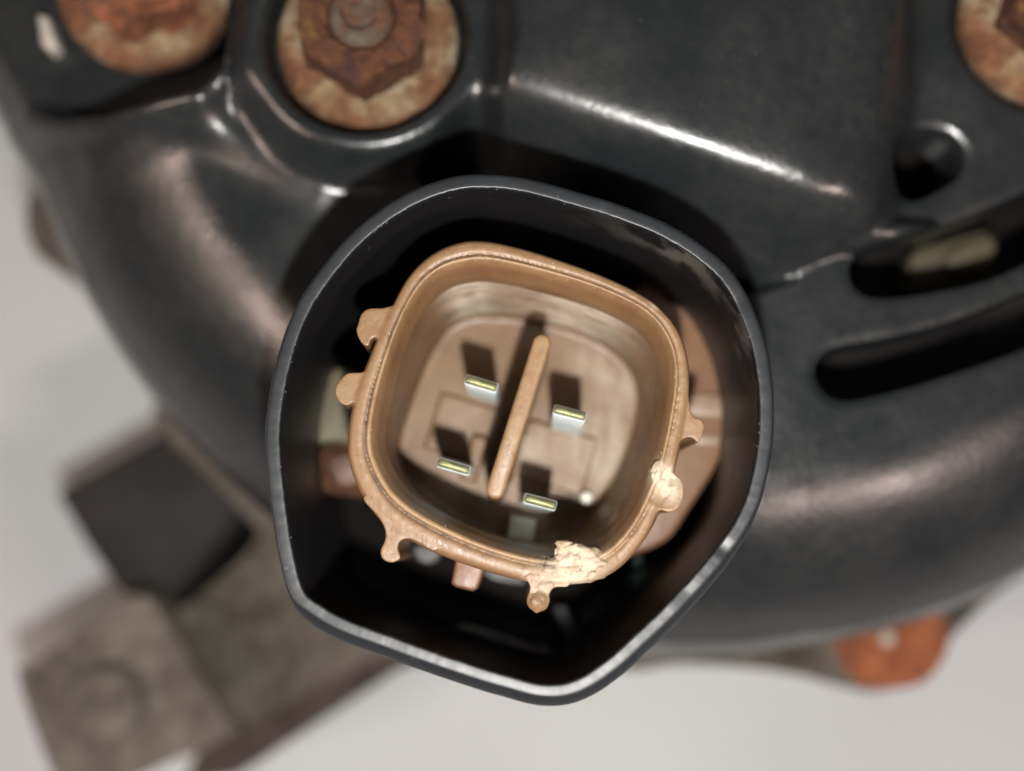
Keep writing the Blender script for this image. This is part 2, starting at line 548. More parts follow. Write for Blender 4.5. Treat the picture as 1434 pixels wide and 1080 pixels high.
slot_c = catmull(PL([(1138, 525), (1147, 500), (1170, 486), (1250, 471), (1330, 450), (1434, 408), (1560, 345), (1590, 390), (1560, 435), (1434, 490), (1350, 520), (1270, 545), (1190, 563), (1154, 554)], -14.5), 4)

def edge_radius(th):
    """outline of the cover: nearly round, with a lobe towards the outermost nut"""
    return np.interp(th, np.radians([142, 170, 180, 189, 195, 203, 215, 240, 266, 280, 293, 303, 398]), [74, 73, 69, 64.2, 62.1, 61.3, 60.3, 59.0, 58.4, 58.4, 59.4, 59.8, 60.0])
def cover_height(X, Y):
    r = np.hypot(X - CC[0], Y - CC[1]) * RC / edge_radius(np.arctan2(Y - CC[1], X - CC[0]) % (2 * math.pi))
    t = np.clip((r - 43.0) / (RC - 43.0), 0, 1)
    z = -14.0 - 21.0 * (1 - np.sqrt(np.clip(1 - t ** 1.5, 0, 1)))
    z += 0.3 * np.exp(-((r - 57.2) / 0.6) ** 2)
    # dished panel between boss and edge
    dx, dy = P(280, 330, -15)
    z -= 0.25 * np.exp(-(((X - dx) ** 2 + (Y - dy) ** 2) / 40.0))
    # raised plateau with a sloping front
    def half(p, q):
        """signed distance to the right-hand side of the line p -> q"""
        ex, ey = q[0] - p[0], q[1] - p[1]
        l = math.hypot(ex, ey)
        return ((X - p[0]) * ey - (Y - p[1]) * ex) / l
    def soft(d, k):
        return (np.sqrt(d * d + k * k) + d) * 0.5
    d1 = half(P(700, 114, -6), P(1245, 297, -6))
    d2 = half(P(1240, 297, -6), P(1275, 0, -6))
    d3 = half(P(692, 0, -6), P(700, 114, -6))
    steep = 1.5 + 2.2 * sstep(22.0, 30.0, X)
    front = -6.0 - steep * soft(d1, 1.25) - 2.0 * soft(d2 + 0.5, 2.2) - 3.0 * soft(d3, 0.6)
    z = np.where(front > z - 0.6, z + soft(front - z, 0.5), z)
    # sunk gutter round the shroud
    d = sdf_poly(X, Y, recess)
    sunk = np.maximum(-19.5, np.where(front > -19.5, front, -19.5))
    z = np.where(d < 0.9, z + (np.minimum(sunk, z) - z) * sstep(0.9, -0.4, d), z)
    # boss rings round the two nuts
    for k, top, w0, w1 in ((1, -10.6, 9.0, 12.8), (2, -13.5, 8.8, 14.0)):
        c = nut_centres[k]
        q = np.hypot(X - c[0], Y - c[1])
        ringz = top - 0.5 * sstep(8.5, 7.9, q) - (0.04 if k == 1 else 0.0) * np.clip(q - 8.6, 0, 9) ** 2
        z = ringz + (z - ringz) * sstep(w0, w1, q)
        z = np.where(q < 8.3, z + (-14.5 - z) * sstep(8.3, 7.7, q), z)
    # ridges running off the boss
    for a, b, amp, w in ((P(318, 134, -15), P(140, 232, -18), 1.7, 2.4), (P(296, 180, -15), P(450, 262, -15), 1.2, 1.8)):
        q, tt = seg_dist(X, Y, a, b)
        z += amp * np.exp(-(q / w) ** 2) * (1 - 0.6 * tt)
    q, tt = seg_dist(X, Y, P(1100, 318, -13), P(1300, 332, -13))
    z = np.maximum(z, -11.8 - 2.0 * (q / 1.6) ** 2)
    # pocket for the outermost nut
    d = sdf_poly(X, Y, pocket)
    lip = 1.3 * np.exp(-((d - 0.9) / 1.1) ** 2)
    z = z + lip * (X < P(330, 0, -15)[0])
    z = np.where(d < 0.6, z + (np.minimum(-21.5, z) - z) * sstep(0.6, -1.6, d), z)
    # rounded mouths of the slots
    for hp in (hole_a, slot_b, slot_c):
        d = sdf_poly(X, Y, hp)
        z -= 0.16 * sstep(0.8, 0.0, d) ** 2
    # fillet at the foot of the shroud
    d = sdf_poly(X, Y, s_out[::6])
    z += 1.2 * sstep(1.8, 0.0, d) ** 2 * (d > -1.5)
    return z

def make_cover():
    th = np.radians(np.arange(142, 398, 0.29))
    r = np.r_[np.arange(3.0, 40, 0.27), np.arange(40, RC - 1.2, 0.22), np.linspace(RC - 1.2, RC - 0.001, 14)]
    T, Rr = np.meshgrid(th, r)
    ER = edge_radius(th)
    Rr = Rr * (ER / RC)[None, :]
    X = CC[0] + Rr * np.cos(T)
    Y = CC[1] + Rr * np.sin(T)
    # pull the vertices just inside a hole on to its outline so that the mouths are clean
    eps = 0.02
    gone = np.zeros(X.shape, bool)
    for hp in (hole_a, slot_b, slot_c):
        d = sdf_poly(X, Y, hp)
        ins = d < 0
        nb = np.zeros_like(ins)
        for di in (-1, 0, 1):
            for dj in (-1, 0, 1):
                nb |= np.roll(np.roll(~ins, di, 0), dj, 1)
        edge = ins & nb
        gx = (sdf_poly(X + eps, Y, hp) - d) / eps
        gy = (sdf_poly(X, Y + eps, hp) - d) / eps
        X = np.where(edge, X - d * gx, X)
        Y = np.where(edge, Y - d * gy, Y)
        gone |= ins & ~nb
        gone |= edge
    Z = cover_height(X, Y)
    S = sdf_poly(X, Y, s_out[::6])
    # outer wall of the bell: further rings straight down
    nr, nt = X.shape
    ex = []
    for dz, dr in ((3, 0.05), (6, 0.1), (9, 0.15), (9.6, 0.05), (9.8, -0.6)):
        ex.append(np.c_[CC[0] + (ER + dr) * np.cos(th), CC[1] + (ER + dr) * np.sin(th), Z[-1] - dz])
    v = np.vstack([np.c_[X.ravel(), Y.ravel(), Z.ravel()]] + ex)
    keepv = np.r_[(~gone.ravel() & (S.ravel() > -1.0)), np.ones(len(ex) * nt, bool)]
    i, j = np.meshgrid(np.arange(nr + len(ex) - 1), np.arange(nt - 1), indexing='ij')
    a = (i * nt + j).ravel()
    q = np.c_[a, a + nt, a + nt + 1, a + 1]
    q = q[keepv[q].any(axis=1)]
    used = np.zeros(len(v), bool)
    used[q] = True
    idx = np.cumsum(used) - 1
    V, F = v[used], idx[q].tolist()
    for hp in (hole_a, slot_b, slot_c):
        hp = ccw(hp)
        zt = cover_height(hp[:, 0], hp[:, 1])
        lv, lf = loft([R3(inward(hp, -0.12), zt - 0.16), R3(inward(hp, 0.04), zt - 0.5), R3(inward(hp, 0.1), zt - 3), R3(inward(hp, 0.2), zt - 6.5)])
        F += [[i + len(V) for i in reversed(qq)] for qq in lf]
        V = np.vstack([V, lv])
    return build("rear_cover", V, F, M['cover'], alternator, origin=(CC[0], CC[1], -14))
cover = make_cover()
cover["label"] = "glossy black plastic rear cover with curved vent slots"

# shroud: collar of the cover around the socket
def make_shroud():
    prof = [(0.25, -36), (0.05, -12), (0.0, -2.0), (0.0, 0.30), (0.015, 0.52), (0.05, 0.68), (0.10, 0.79), (0.17, 0.865), (0.26, 0.895), (0.34, 0.905), (0.52, 0.91), (0.72, 0.91), (0.92, 0.905), (1.00, 0.893), (1.045, 0.865), (1.075, 0.81), (1.09, 0.72), (1.10, 0.5), (1.13, 0.3), (1.14, 0.0), (1.16, -0.6), (1.19, -1.4), (1.23, -2.6), (1.29, -5), (1.36, -9), (1.42, -15), (1.5, -22), (1.6, -33)]
    rings, rim, scuff = [], [], []
    nick = np.zeros(NS)
    nx = [(P(965, 832, SZ), 0.45, 0.22), (P(1030, 780, SZ), 0.4, 0.10), (P(838, 938, SZ), 0.3, 0.12), (P(440, 900, SZ), 0.4, 0.08), (P(1040, 420, SZ), 0.5, 0.08)]
    for c, w, dd in nx:
        nick += dd * np.exp(-((s_out[:, 0] - c[0]) ** 2 + (s_out[:, 1] - c[1]) ** 2) / (w * w) / 2.5)
    sc = np.exp(-(((s_out[:, 0] - P(960, 345, 0)[0]) ** 2 + (s_out[:, 1] - P(960, 345, 0)[1]) ** 2) / 22.0))
    sc += 0.8 * np.exp(-(((s_out[:, 0] - P(1050, 480, 0)[0]) ** 2 + (s_out[:, 1] - P(1050, 480, 0)[1]) ** 2) / 8.0))
    jit = np.array([mnoise.fractal(Vector((x * 0.9, y * 0.9, 3.0)), 0.8, 2, 4) for x, y in s_out])
    jit2 = np.array([mnoise.fractal(Vector((x * 0.35, y * 0.35, 9.0)), 0.8, 2, 2) for x, y in s_out])
    tg = np.roll(s_out, -1, 0) - np.roll(s_out, 1, 0)
    ny = -tg[:, 0] / np.linalg.norm(tg, axis=1)       # outward normal, y
    extra = 0.50 * sstep(0.25, 0.85, -ny)
    for off, z in prof:
        zz = np.full(NS, float(z))
        o2 = float(off) + extra * sstep(0.0, 0.28, off)
        zz -= extra * 1.3 * sstep(0.28, 0.0, off) * (z > -1)
        if z > 0.0:
            zz += 0.012 * jit - nick * sstep(0.0, 0.8, z)
            o2 += 0.03 * jit2
            if off > 0.95:
                o2 += 0.05 * np.abs(jit)
        rings.append(R3(inward(s_out, o2), zz))
        rim.append(np.full(NS, 1.0 if z > 0.55 else (0.35 if z > 0 else 0.0)))
        scuff.append(sc * (1.0 if (off > 1.08 and z > -3.5) else 0.0))
    v, f = loft(rings)
    return build("connector_shroud", v, f, M['shroud'], cover, origin=(SC[0], SC[1], 0), attrs=dict(rim=np.concatenate(rim), scuff=np.concatenate(scuff)),
                 label="tall black collar with worn grey rim around the socket")
shroud = make_shroud()

# ------------------------------------------------------------------ tan socket
KC = P(718, 580, 0)
NK = 560
k_out_pix = [C1(*p) for p in [(310, 246), (350, 207), (400, 184), (450, 180), (520, 194), (600, 219), (680, 249), (750, 284), (798, 325), (824, 370), (836, 430), (832, 490), (820, 560), (803, 630), (780, 690), (750, 745), (705, 795), (655, 820), (600, 826), (540, 822), (470, 806), (400, 783), (340, 758), (290, 730), (250, 700), (215, 648), (196, 592), (195, 535), (208, 470), (230, 410), (255, 350), (280, 298)]]
k_in_pix = [C1(*p) for p in [(330, 270), (370, 236), (415, 222), (460, 220), (540, 236), (640, 264), (720, 297), (768, 330), (798, 380), (806, 440), (795, 520), (776, 600), (742, 682), (706, 736), (665, 768), (610, 780), (540, 774), (450, 748), (350, 702), (290, 660), (256, 610), (241, 560), (246, 500), (262, 430), (292, 340)]]
floor_pix = [C1(*p) for p in [(372, 362), (405, 335), (450, 325), (540, 333), (640, 362), (698, 396), (728, 435), (738, 480), (728, 540), (705, 600), (672, 665), (630, 715), (590, 738), (540, 742), (460, 728), (380, 690), (320, 640), (296, 600), (292, 560), (310, 500), (340, 420)]]
ko = ring_xy(KC, polar(PL(k_out_pix, -0.2), KC, NK, 8))
ki = ring_xy(KC, polar(PL(k_in_pix, 0), KC, NK, 8))
FZ = -15.0
kf = ring_xy(KC, polar(PL(floor_pix, FZ), KC, NK, 8))

rib_pix = {
    'a': [C1(*p) for p in [(285, 305), (262, 308), (236, 309), (222, 318), (216, 335), (212, 352), (222, 374), (234, 379), (240, 366), (250, 364), (256, 376), (252, 398), (300, 400), (310, 330)]],
    'b': [C1(*p) for p in [(250, 385), (243, 400), (236, 420), (222, 428), (196, 430), (182, 442), (172, 462), (180, 484), (196, 490), (206, 484), (212, 500), (212, 530), (240, 540), (280, 440)]],
    'c': [C1(*p) for p in [(225, 660), (250, 695), (264, 718), (266, 740), (257, 762), (262, 778), (278, 784), (294, 776), (290, 758), (294, 744), (310, 740), (330, 748), (360, 762), (370, 720), (290, 650)]],
    'd': [C1(*p) for p in [(500, 800), (524, 812), (536, 826), (534, 842), (530, 856), (536, 870), (550, 876), (565, 872), (573, 858), (573, 842), (583, 830), (610, 826), (610, 790), (540, 780)]],
    'e': [C1(*p) for p in [(828, 440), (834, 480), (836, 500), (845, 512), (858, 518), (862, 532), (856, 552), (850, 560), (838, 550), (822, 554), (810, 570), (803, 592), (794, 620), (770, 600), (790, 480)]],
    'f': [C1(*p) for p in [(808, 585), (800, 606), (806, 618), (818, 628), (824, 645), (822, 668), (812, 684), (796, 690), (780, 686), (770, 694), (755, 716), (735, 730), (740, 680), (780, 590)]],
}
def make_socket():
    parts = []
    T = np.linalg.norm(ko - ki, axis=1)
    rings = []
    def lerp(f):
        return ko + (ki - ko) * f
    for f, z in ((0.0, -16.5), (0.0, -8.0), (0.0, -1.2), (0.02, -0.62), (0.08, -0.38), (0.17, -0.20), (0.28, -0.12), (0.45, -0.08), (0.60, -0.10), (0.66, -0.14), (0.705, -0.34), (0.74, -0.34), (0.785, -0.06), (0.83, 0.02), (0.90, 0.02), (0.97, -0.05), (1.0, -0.2)):
        rings.append(R3(lerp(f), z))
    ch = inward(ki, 0.75)
    rings.append(R3(inward(ki, 0.32), -1.0))
    rings.append(R3(ch, -2.6))
    for t in (0.15, 0.35, 0.6, 0.85, 0.97):
        rings.append(R3(ch + (kf - ch) * t, -2.6 + (FZ + 2.6) * t))
    rings.append(R3(kf, FZ))
    rings.append(R3(KC + (kf - KC) * 0.96, FZ - 0.12))
    v, f = loft(rings, cap_first=True, cap_last=True)
    parts.append((v, f))
    for k, pp in rib_pix.items():
        xy = catmull(PL(pp, -0.15), 4)
        rel = xy - np.array(KC)
        tt = np.arctan2(rel[:, 1], rel[:, 0]) % (2 * math.pi)
        lim = np.interp(tt, np.arange(NK + 1) * 2 * math.pi / NK, np.r_[np.hypot(*(ko - KC).T), np.hypot(*(ko[:1] - KC).T)]) - 0.55
        xy = np.array(KC) + rel * np.maximum(1.0, lim / np.hypot(rel[:, 0], rel[:, 1]))[:, None]
        parts.append(prism_data(xy, -0.16 - 0.05 * (ord(k) % 3), -13.0, 0.22, 3))
    # rectangular pads moulded in the floor beside the blades
    ang = math.radians(-17)
    ca, sa = math.cos(ang), math.sin(ang)
    def box(cx, cy, w, h, z0, z1, bev=0.12):
        xy = np.array([(cx + x * ca - y * sa, cy + x * sa + y * ca) for x, y in ((-w / 2, -h / 2), (w / 2, -h / 2), (w / 2, h / 2), (-w / 2, h / 2))])
        return prism_data(xy, z1, z0, bev, 2)
    for (u, vv, w, h, dz) in ((652, 602, 5.4, 4.6, 0.45), (778, 640, 5.6, 4.6, 0.45), (664, 642, 1.1, 3.6, 1.6), (714, 640, 1.3, 4.0, 1.0)):
        c = P(u, vv, FZ + dz)
        parts.append(box(c[0], c[1], w, h, FZ - 1.0, FZ + dz))
    # ragged lumps where the rim has been broken and melted
    random.seed(11)
    def lump(u, vv, z, rx, ry, rz, sd):
        bm = bmesh.new()
        bmesh.ops.create_icosphere(bm, subdivisions=4, radius=1.0)
        c = P(u, vv, z)
        vs = []
        for q in bm.verts:
            n = 1 + 0.30 * mnoise.fractal(q.co * 1.6 + Vector((sd, 0, 0)), 0.8, 2, 4)
            p = q.co * n
            vs.append((c[0] + (p.x * rx) * ca - (p.y * ry) * sa, c[1] + (p.x * rx) * sa + (p.y * ry) * ca, z + p.z * rz))
        bm.verts.index_update()
        fs = [[q.index for q in ff.verts] for ff in bm.faces]
        bm.free()
        return np.array(vs), fs
    for a in ((800, 785, -0.5, 1.35, 1.15, 0.6, 1), (822, 796, -0.55, 1.2, 0.9, 0.6, 2), (784, 798, -0.55, 0.9, 0.75, 0.5, 3), (808, 768, -0.3, 1.5, 0.38, 0.35, 4), (832, 778, -0.55, 0.9, 0.6, 0.45, 5),
              (922, 660, -0.3, 0.55, 0.85, 0.36, 6), (934, 684, -0.4, 0.5, 0.6, 0.36, 7), (753, 842, -0.35, 0.7, 0.7, 0.5, 8)):
        parts.append(lump(*a))
    v, f = merge(parts)
    v, f, ed = remesh(v, f, 0.09)
    v = relax(v, ed, 1, 0.5)
    # ---- wear
    def blob(u, vv, z, w):
        c = P(u, vv, z)
        return np.exp(-((v[:, 0] - c[0]) ** 2 + (v[:, 1] - c[1]) ** 2) / (w * w))
    top = sstep(-1.8, -0.5, v[:, 2])
    chip = np.clip(1.5 * (blob(806, 790, -0.5, 1.7) + blob(922, 660, -0.3, 0.75) + 0.55 * blob(932, 684, -0.3, 0.9) + 0.5 * blob(946, 672, -0.3, 0.5) + 0.35 * blob(755, 815, -0.3, 1.0)), 0, 1) * top
    sel = np.where(chip > 0.08)[0]
    dn2 = fbm(v[sel] + 30, 4.0, 3)
    g2 = np.random.default_rng(21)
    seeds, tilt = [], []
    for (u, q, w, n) in ((806, 790, 2.0, 26), (922, 660, 0.9, 6), (934, 684, 0.9, 6), (755, 815, 1.0, 6)):
        c = np.array(P(u, q, -0.4))
        seeds.append(c + g2.normal(0, w * 0.6, (n, 2)))
        tilt.append(np.c_[g2.normal(0, 0.32, (n, 2)), g2.normal(0.0, 0.12, n)])
    seeds, tilt = np.vstack(seeds), np.vstack(tilt)
    ang2 = math.radians(35)
    rot = np.array([[math.cos(ang2), math.sin(ang2)], [-1.7 * math.sin(ang2), 1.7 * math.cos(ang2)]])
    wob = 0.10 * np.c_[dn2, -dn2]
    dd = (((v[sel, :2] + wob) @ rot.T)[:, None, :] - (seeds @ rot.T)[None]) ** 2
    k = dd.sum(2).argmin(1)
    rel = v[sel, :2] - seeds[k]
    dz = tilt[k, 0] * rel[:, 0] + tilt[k, 1] * rel[:, 1] + tilt[k, 2]
    v[sel, 2] += np.clip(chip[sel] * 1.3, 0, 1) * (np.clip(dz, -0.4, 0.4) + 0.01 * dn2)
    sel = np.where(v[:, 2] > -1.2)[0]
    v[sel, 2] += 0.013 * fbm(v[sel], 1.1, 4)
    # radial position across the wall for groove grime and rubbed lip
    th = np.arctan2(v[:, 1] - KC[1], v[:, 0] - KC[0]) % (2 * math.pi)
    rr = np.hypot(v[:, 0] - KC[0], v[:, 1] - KC[1])
    g = np.arange(NK) * 2 * math.pi / NK
    def rad(ring):
        return np.interp(th, np.r_[g, 2 * math.pi], np.r_[np.hypot(*(ring - KC).T), np.hypot(*(ring - KC).T)[0]])
    ro, ri = rad(ko), rad(ki)
    fr = (ro - rr) / (ro - ri)
    onrim = sstep(-0.9, -0.35, v[:, 2])
    grime = np.exp(-((fr - 0.72) / 0.055) ** 2) * onrim * (0.35 + 0.65 * sstep(-0.2, 0.5, np.cos(th - math.radians(200))))
    grime += 0.8 * blob(760, 784, 0, 0.8) * onrim * np.exp(-((fr - 0.8) / 0.12) ** 2)
    worn = onrim * (0.85 * np.exp(-((fr - 0.88) / 0.10) ** 2) + 0.5 * sstep(0.05, 0.3, fr))
    rib_tip = (fr < -0.02) * sstep(-0.6, -0.2, v[:, 2])
    worn += 0.45 * rib_tip
    # scraped pale areas on the floor and the upper inner wall
    fl = (v[:, 2] < FZ + 1.2)
    floor_w = np.clip(blob(858, 545, FZ, 1.9) + blob(840, 615, FZ, 2.3) + blob(838, 650, FZ, 1.6) + 0.55 * blob(745, 625, FZ, 2.0) + 0.35 * blob(640, 590, FZ, 2.0) + 0.6 * blob(820, 500, FZ, 1.5), 0, 1) * fl
    worn = np.clip(worn, 0, 1)
    scrape = np.clip(1.4 * floor_w, 0, 1)
    wall = (v[:, 2] > FZ + 1.0) & (v[:, 2] < -4.0) & (fr > 1.0)
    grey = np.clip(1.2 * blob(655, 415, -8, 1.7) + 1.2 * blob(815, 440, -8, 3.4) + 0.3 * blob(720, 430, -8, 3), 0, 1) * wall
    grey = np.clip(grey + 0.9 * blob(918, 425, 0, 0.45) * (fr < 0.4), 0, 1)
    return build("connector_housing", v, f, M['tan'], alternator, origin=(KC[0], KC[1], FZ),
                 attrs=dict(chip=chip, grime=np.clip(grime, 0, 1), worn=worn, grey=grey, scrape=scrape),
                 label="tan plastic four-pin socket with chipped rim inside black collar")
socket = make_socket()

# divider standing between the two pairs of blades
def make_divider():
    a = Vector(P(759, 481, -3.2))
    b = Vector(P(694, 686, -3.2))
    d = (b - a).normalized()
    n = Vector((-d.y, d.x))
    w = 0.66
    pts = []
    for k in range(9):
        t = math.pi * k / 8
        pts.append(a - d * math.sin(t) * w + n * math.cos(t) * w)
    for k in range(9):
        t = math.pi * k / 8
        pts.append(b + d * math.sin(t) * w - n * math.cos(t) * w)
    xy = ccw(np.array([list(p) for p in pts]))
    v, f = prism_data(xy, -2.9, FZ - 0.8, 0.28, 4)
    v = np.asarray(v)
    top = v[:, 2] > -4
    v[top, 2] += 0.05 * fbm(v[top], 1.2, 3)
    z0 = np.zeros(len(v))
    return build("divider_bar", v, f, M['tan'], socket, sharp=50, attrs=dict(chip=z0, grime=z0, worn=0.8 * top, grey=z0),
                 label="upright tan bar dividing the socket")
make_divider()

# four blade terminals
def make_pin():
    w, t = 1.22, 0.40
    zt, zb = 0.0, -12.8
    v = []
    rows = [(1.0, 1.0, zb), (1.0, 1.0, -0.55), (0.985, 0.93, -0.36), (0.95, 0.76, -0.17), (0.91, 0.50, -0.05), (0.87, 0.2, zt)]
    shape = []
    for sx, sy, a0 in ((1, 1, 0), (-1, 1, 90), (-1, -1, 180), (1, -1, 270)):
        for k in range(4):
            an = math.radians(a0 + 30 * k)
            shape.append(((w - 0.16) * sx + 0.16 * math.cos(an), (t - 0.16) * sy + 0.16 * math.sin(an)))
    shape = np.array(shape)
    rings = [R3(shape * np.array([a, b]), z) for a, b, z in rows]
    vv, f = loft(rings, True, True)
    ids = []
    for q in f:
        zz = np.mean([vv[i][2] for i in q])
        ids.append(1 if zz > -0.22 else 0)
    me_o = build("terminal_pin", vv, f, [M['tin'], M['brass']], None, origin=(0, 0, 0), sharp=40, mat_ids=ids)
    return me_o
pin = make_pin()
for i, (u, v) in enumerate(((674, 537), (798, 578), (635, 653), (757, 703))):
    o = pin if i == 0 else link(pin.copy())
    c = P(u, v, -3.0)
    place(o, socket, Vector((c[0], c[1], -3.0 - 0.1 * i)))
    o.rotation_euler = (math.radians((1.5, -1.0, 2.0, 0.5)[i]), math.radians((0.6, -1.2, 0.8, 1.5)[i]), math.radians(-15.5 + (-1, 1, -0.5, 0.8)[i]))

# pale resin tab and bead at the socket's floor
def z_attrs(o):
    return o
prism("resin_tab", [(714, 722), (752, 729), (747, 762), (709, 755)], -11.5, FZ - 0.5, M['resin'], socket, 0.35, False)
def ball(name, u, v, z, r, mat, parent, squash=0.7, seed=0):
    bm = bmesh.new()
    bmesh.ops.create_icosphere(bm, subdivisions=3, radius=1)
    c = P(u, v, z)
    vs = [(c[0] + q.co.x * r * (1 + 0.15 * mnoise.noise(q.co * 2 + Vector((seed, 0, 0)))), c[1] + q.co.y * r * (1 + 0.15 * mnoise.noise(q.co * 2 + Vector((0, seed, 0)))), z + q.co.z * r * squash) for q in bm.verts]
    bm.verts.index_update()
    fs = [[q.index for q in f.verts] for f in bm.faces]
    bm.free()
    return build(name, vs, fs, mat, parent)
ball("resin_bead", 821, 697, -14.4, 0.50, M['resin'], socket)

# ------------------------------------------------------------------ things down between socket and shroud
zero = {}
flange = prism("socket_flange", [(905, 395), (960, 425), (995, 475), (1016, 545), (1018, 600), (1005, 650), (965, 715), (930, 760), (860, 775), (800, 700), (820, 480)], -15.2, -20, M['tan_dark'], socket, 0.5,
               label="brown tan flange behind the socket")
prism("flange_glint", [(950, 545), (1018, 552), (1016, 588), (950, 582)], -14.9, -16, M['tan_glint'], socket, 0.45, False)  # pale pieces stand for white reflections on the flange
prism("flange_glint", [(960, 600), (1014, 606), (1008, 628), (956, 622)], -15.0, -16, M['tan_glint'], socket, 0.45, False)
prism("moulded_tab", [(640, 775), (632, 817), (638, 822), (662, 828), (669, 824), (682, 785)], -6.0, -12, M['tan_dark'], socket, 0.25, False)
inner_xy = inward(s_out, 0.7)[::6]
v_, f_ = prism_data(inner_xy, -29.0, -45.0, 0.1, 1)
v_[:, 2] = np.where(v_[:, 2] > -32, -29.5 - 0.42 * v_[:, 1], v_[:, 2])
regulator = build("voltage_regulator", v_, f_, M['inner'], alternator, sharp=30, label="black regulator body deep inside the collar")
prism("zinc_clip", [(455, 520), (500, 515), (520, 560), (515, 618), (470, 622), (428, 618), (432, 575)], -16.5, -20, M['olive'], regulator, 0.8)
prism("rusty_clip", [(452, 628), (510, 622), (515, 690), (480, 694), (446, 684), (440, 650)], -18.0, -22, M['nut'], regulator, 0.8)
prism("copper_bar", [(455, 640), (500, 632), (510, 676), (470, 682)], -17.2, -20, M['copper'], regulator, 0.6)
prism("steel_clip", [(580, 765), (612, 766), (615, 782), (600, 790), (584, 784)], -17.0, -20, M['steel'], regulator, 0.5)
prism("steel_clip", [(680, 797), (735, 806), (738, 818), (700, 814), (682, 806)], -18.0, -20, M['steel'], regulator, 0.5)
prism("moulded_hump", [(640, 868), (700, 884), (780, 905), (830, 892), (850, 905), (820, 935), (770, 940), (690, 915), (640, 895)], -22.0, -30, M['inner'], regulator, 2.2)
prism("hump_web", [(770, 850), (800, 850), (815, 900), (785, 905)], -23.0, -30, M['inner'], regulator, 1.0)
ball("solder_joint", 896, 812, -21, 1.0, M['green'], regulator, 0.7, 2)
ball("copper_end", 922, 802, -21, 0.8, M['tan_dark'], regulator, 1.2, 4)
ball("solder_joint", 896, 788, -21, 0.6, M['green'], regulator, 0.7, 5)

# ------------------------------------------------------------------ flange nuts
def make_nut(idx, z_w, hexmat, rot, r_w, hex_r, erode, label):
    c = nut_centres[idx]
    # washer/flange, slightly dished with a worn irregular edge
    n = 96
    g = np.arange(n) * 2 * math.pi / n
    wob = np.array([1 + 0.018 * mnoise.noise(Vector((math.cos(a) * 2, math.sin(a) * 2, idx * 7.0))) for a in g])
    def ring(r, z):
        return np.c_[c[0] + r * wob * np.cos(g), c[1] + r * wob * np.sin(g), np.full(n, z)]
    rings = [ring(r_w - 0.2, z_w - 2.4), ring(r_w, z_w - 2.0), ring(r_w, z_w - 0.6), ring(r_w - 0.15, z_w - 0.25), ring(r_w - 0.5, z_w), ring(r_w - 1.2, z_w + 0.18), ring(hex_r * 0.8, z_w + 0.5), ring(2.0, z_w + 0.5)]
    v, f = loft(rings, True, True)
    fl = build("flange_nut", v, f, M['washer'], alternator, origin=(c[0], c[1], z_w), sharp=60, label=label)
    # hexagon with chamfered crown
    zt = z_w + 5.2
    nn = 120
    rows = []
    for zz, shr in ((z_w + 0.1, 1.0), (z_w + 1.2, 1.0), (z_w + 2.2, 1.0), (z_w + 3.2, 1.0), (zt - 1.1, 1.0), (zt - 0.5, 0.985), (zt - 0.15, 0.95), (zt, 0.90)):
        rr = []
        for k in range(nn):
            a = 2 * math.pi * k / nn + rot
            la = (a - rot) % (math.pi / 3) - math.pi / 6
            rh = hex_r * math.cos(math.pi / 6) / math.cos(la)
            lim = hex_r * (1.0 if zz < zt - 0.9 else {1.0: 1.0, 0.985: 0.965, 0.95: 0.92, 0.90: 0.85}[shr])
            rr.append(min(rh, lim))
        rr = np.array(rr)
        an = 2 * math.pi * np.arange(nn) / nn + rot
        rows.append(np.c_[c[0] + rr * np.cos(an), c[1] + rr * np.sin(an), np.full(nn, zz)])
    an = 2 * math.pi * np.arange(nn) / nn + rot
    for rr, zz in ((2.9, zt + 0.02), (2.5, zt - 0.5)):
        rows.append(np.c_[c[0] + rr * np.cos(an), c[1] + rr * np.sin(an), np.full(nn, zz)])
    v, f = loft(rows, True, True)
    v = np.asarray(v)
    dirn = np.c_[v[:, 0] - c[0], v[:, 1] - c[1], np.zeros(len(v))]
    dirn /= np.linalg.norm(dirn, axis=1)[:, None] + 1e-6
    k = fbm(v + idx * 11.0, 0.55, 4)
    v = v + dirn * (erode * k)[:, None]
    v[:, 2] += erode * 0.8 * fbm(v + 40.0, 0.5, 4)
    build("hexagon", v, f, hexmat, fl, sharp=45)
    # stud end
    rows = []
    for rr, zz in ((2.35, z_w + 1), (2.35, zt - 0.4), (2.1, zt - 0.15), (2.35, zt + 0.1), (2.1, zt + 0.35), (2.3, zt + 0.6), (2.0, zt + 0.85), (1.5, zt + 0.9), (1.1, zt + 0.55)):
        rows.append(np.c_[c[0] + rr * np.cos(an), c[1] + rr * np.sin(an), np.full(nn, zz)])
    v, f = loft(rows, True, True)
    build("stud", v, f, M['stud'], fl, sharp=40)
    return fl
make_nut(0, -17.5, M['nut_orange'], math.radians(80), 7.6, 5.9, 0.75, "orange rusted flange nut in the pocket at the cover's edge")
make_nut(1, -12.4, M['nut'], math.radians(90), 7.35, 5.4, 0.32, "brown rusted flange nut on the round boss above the socket")
make_nut(2, -12.4, M['nut'], math.radians(75), 7.5, 5.4, 0.25, "rusted flange nut beside the vent hole at the picture's corner")
# a pale spacer seen beside the first nut
prism("spacer_sleeve", [(50, 18), (66, 22), (80, 62), (68, 72), (56, 60)], -19.5, -22, M['pale'], alternator, 0.4, False)

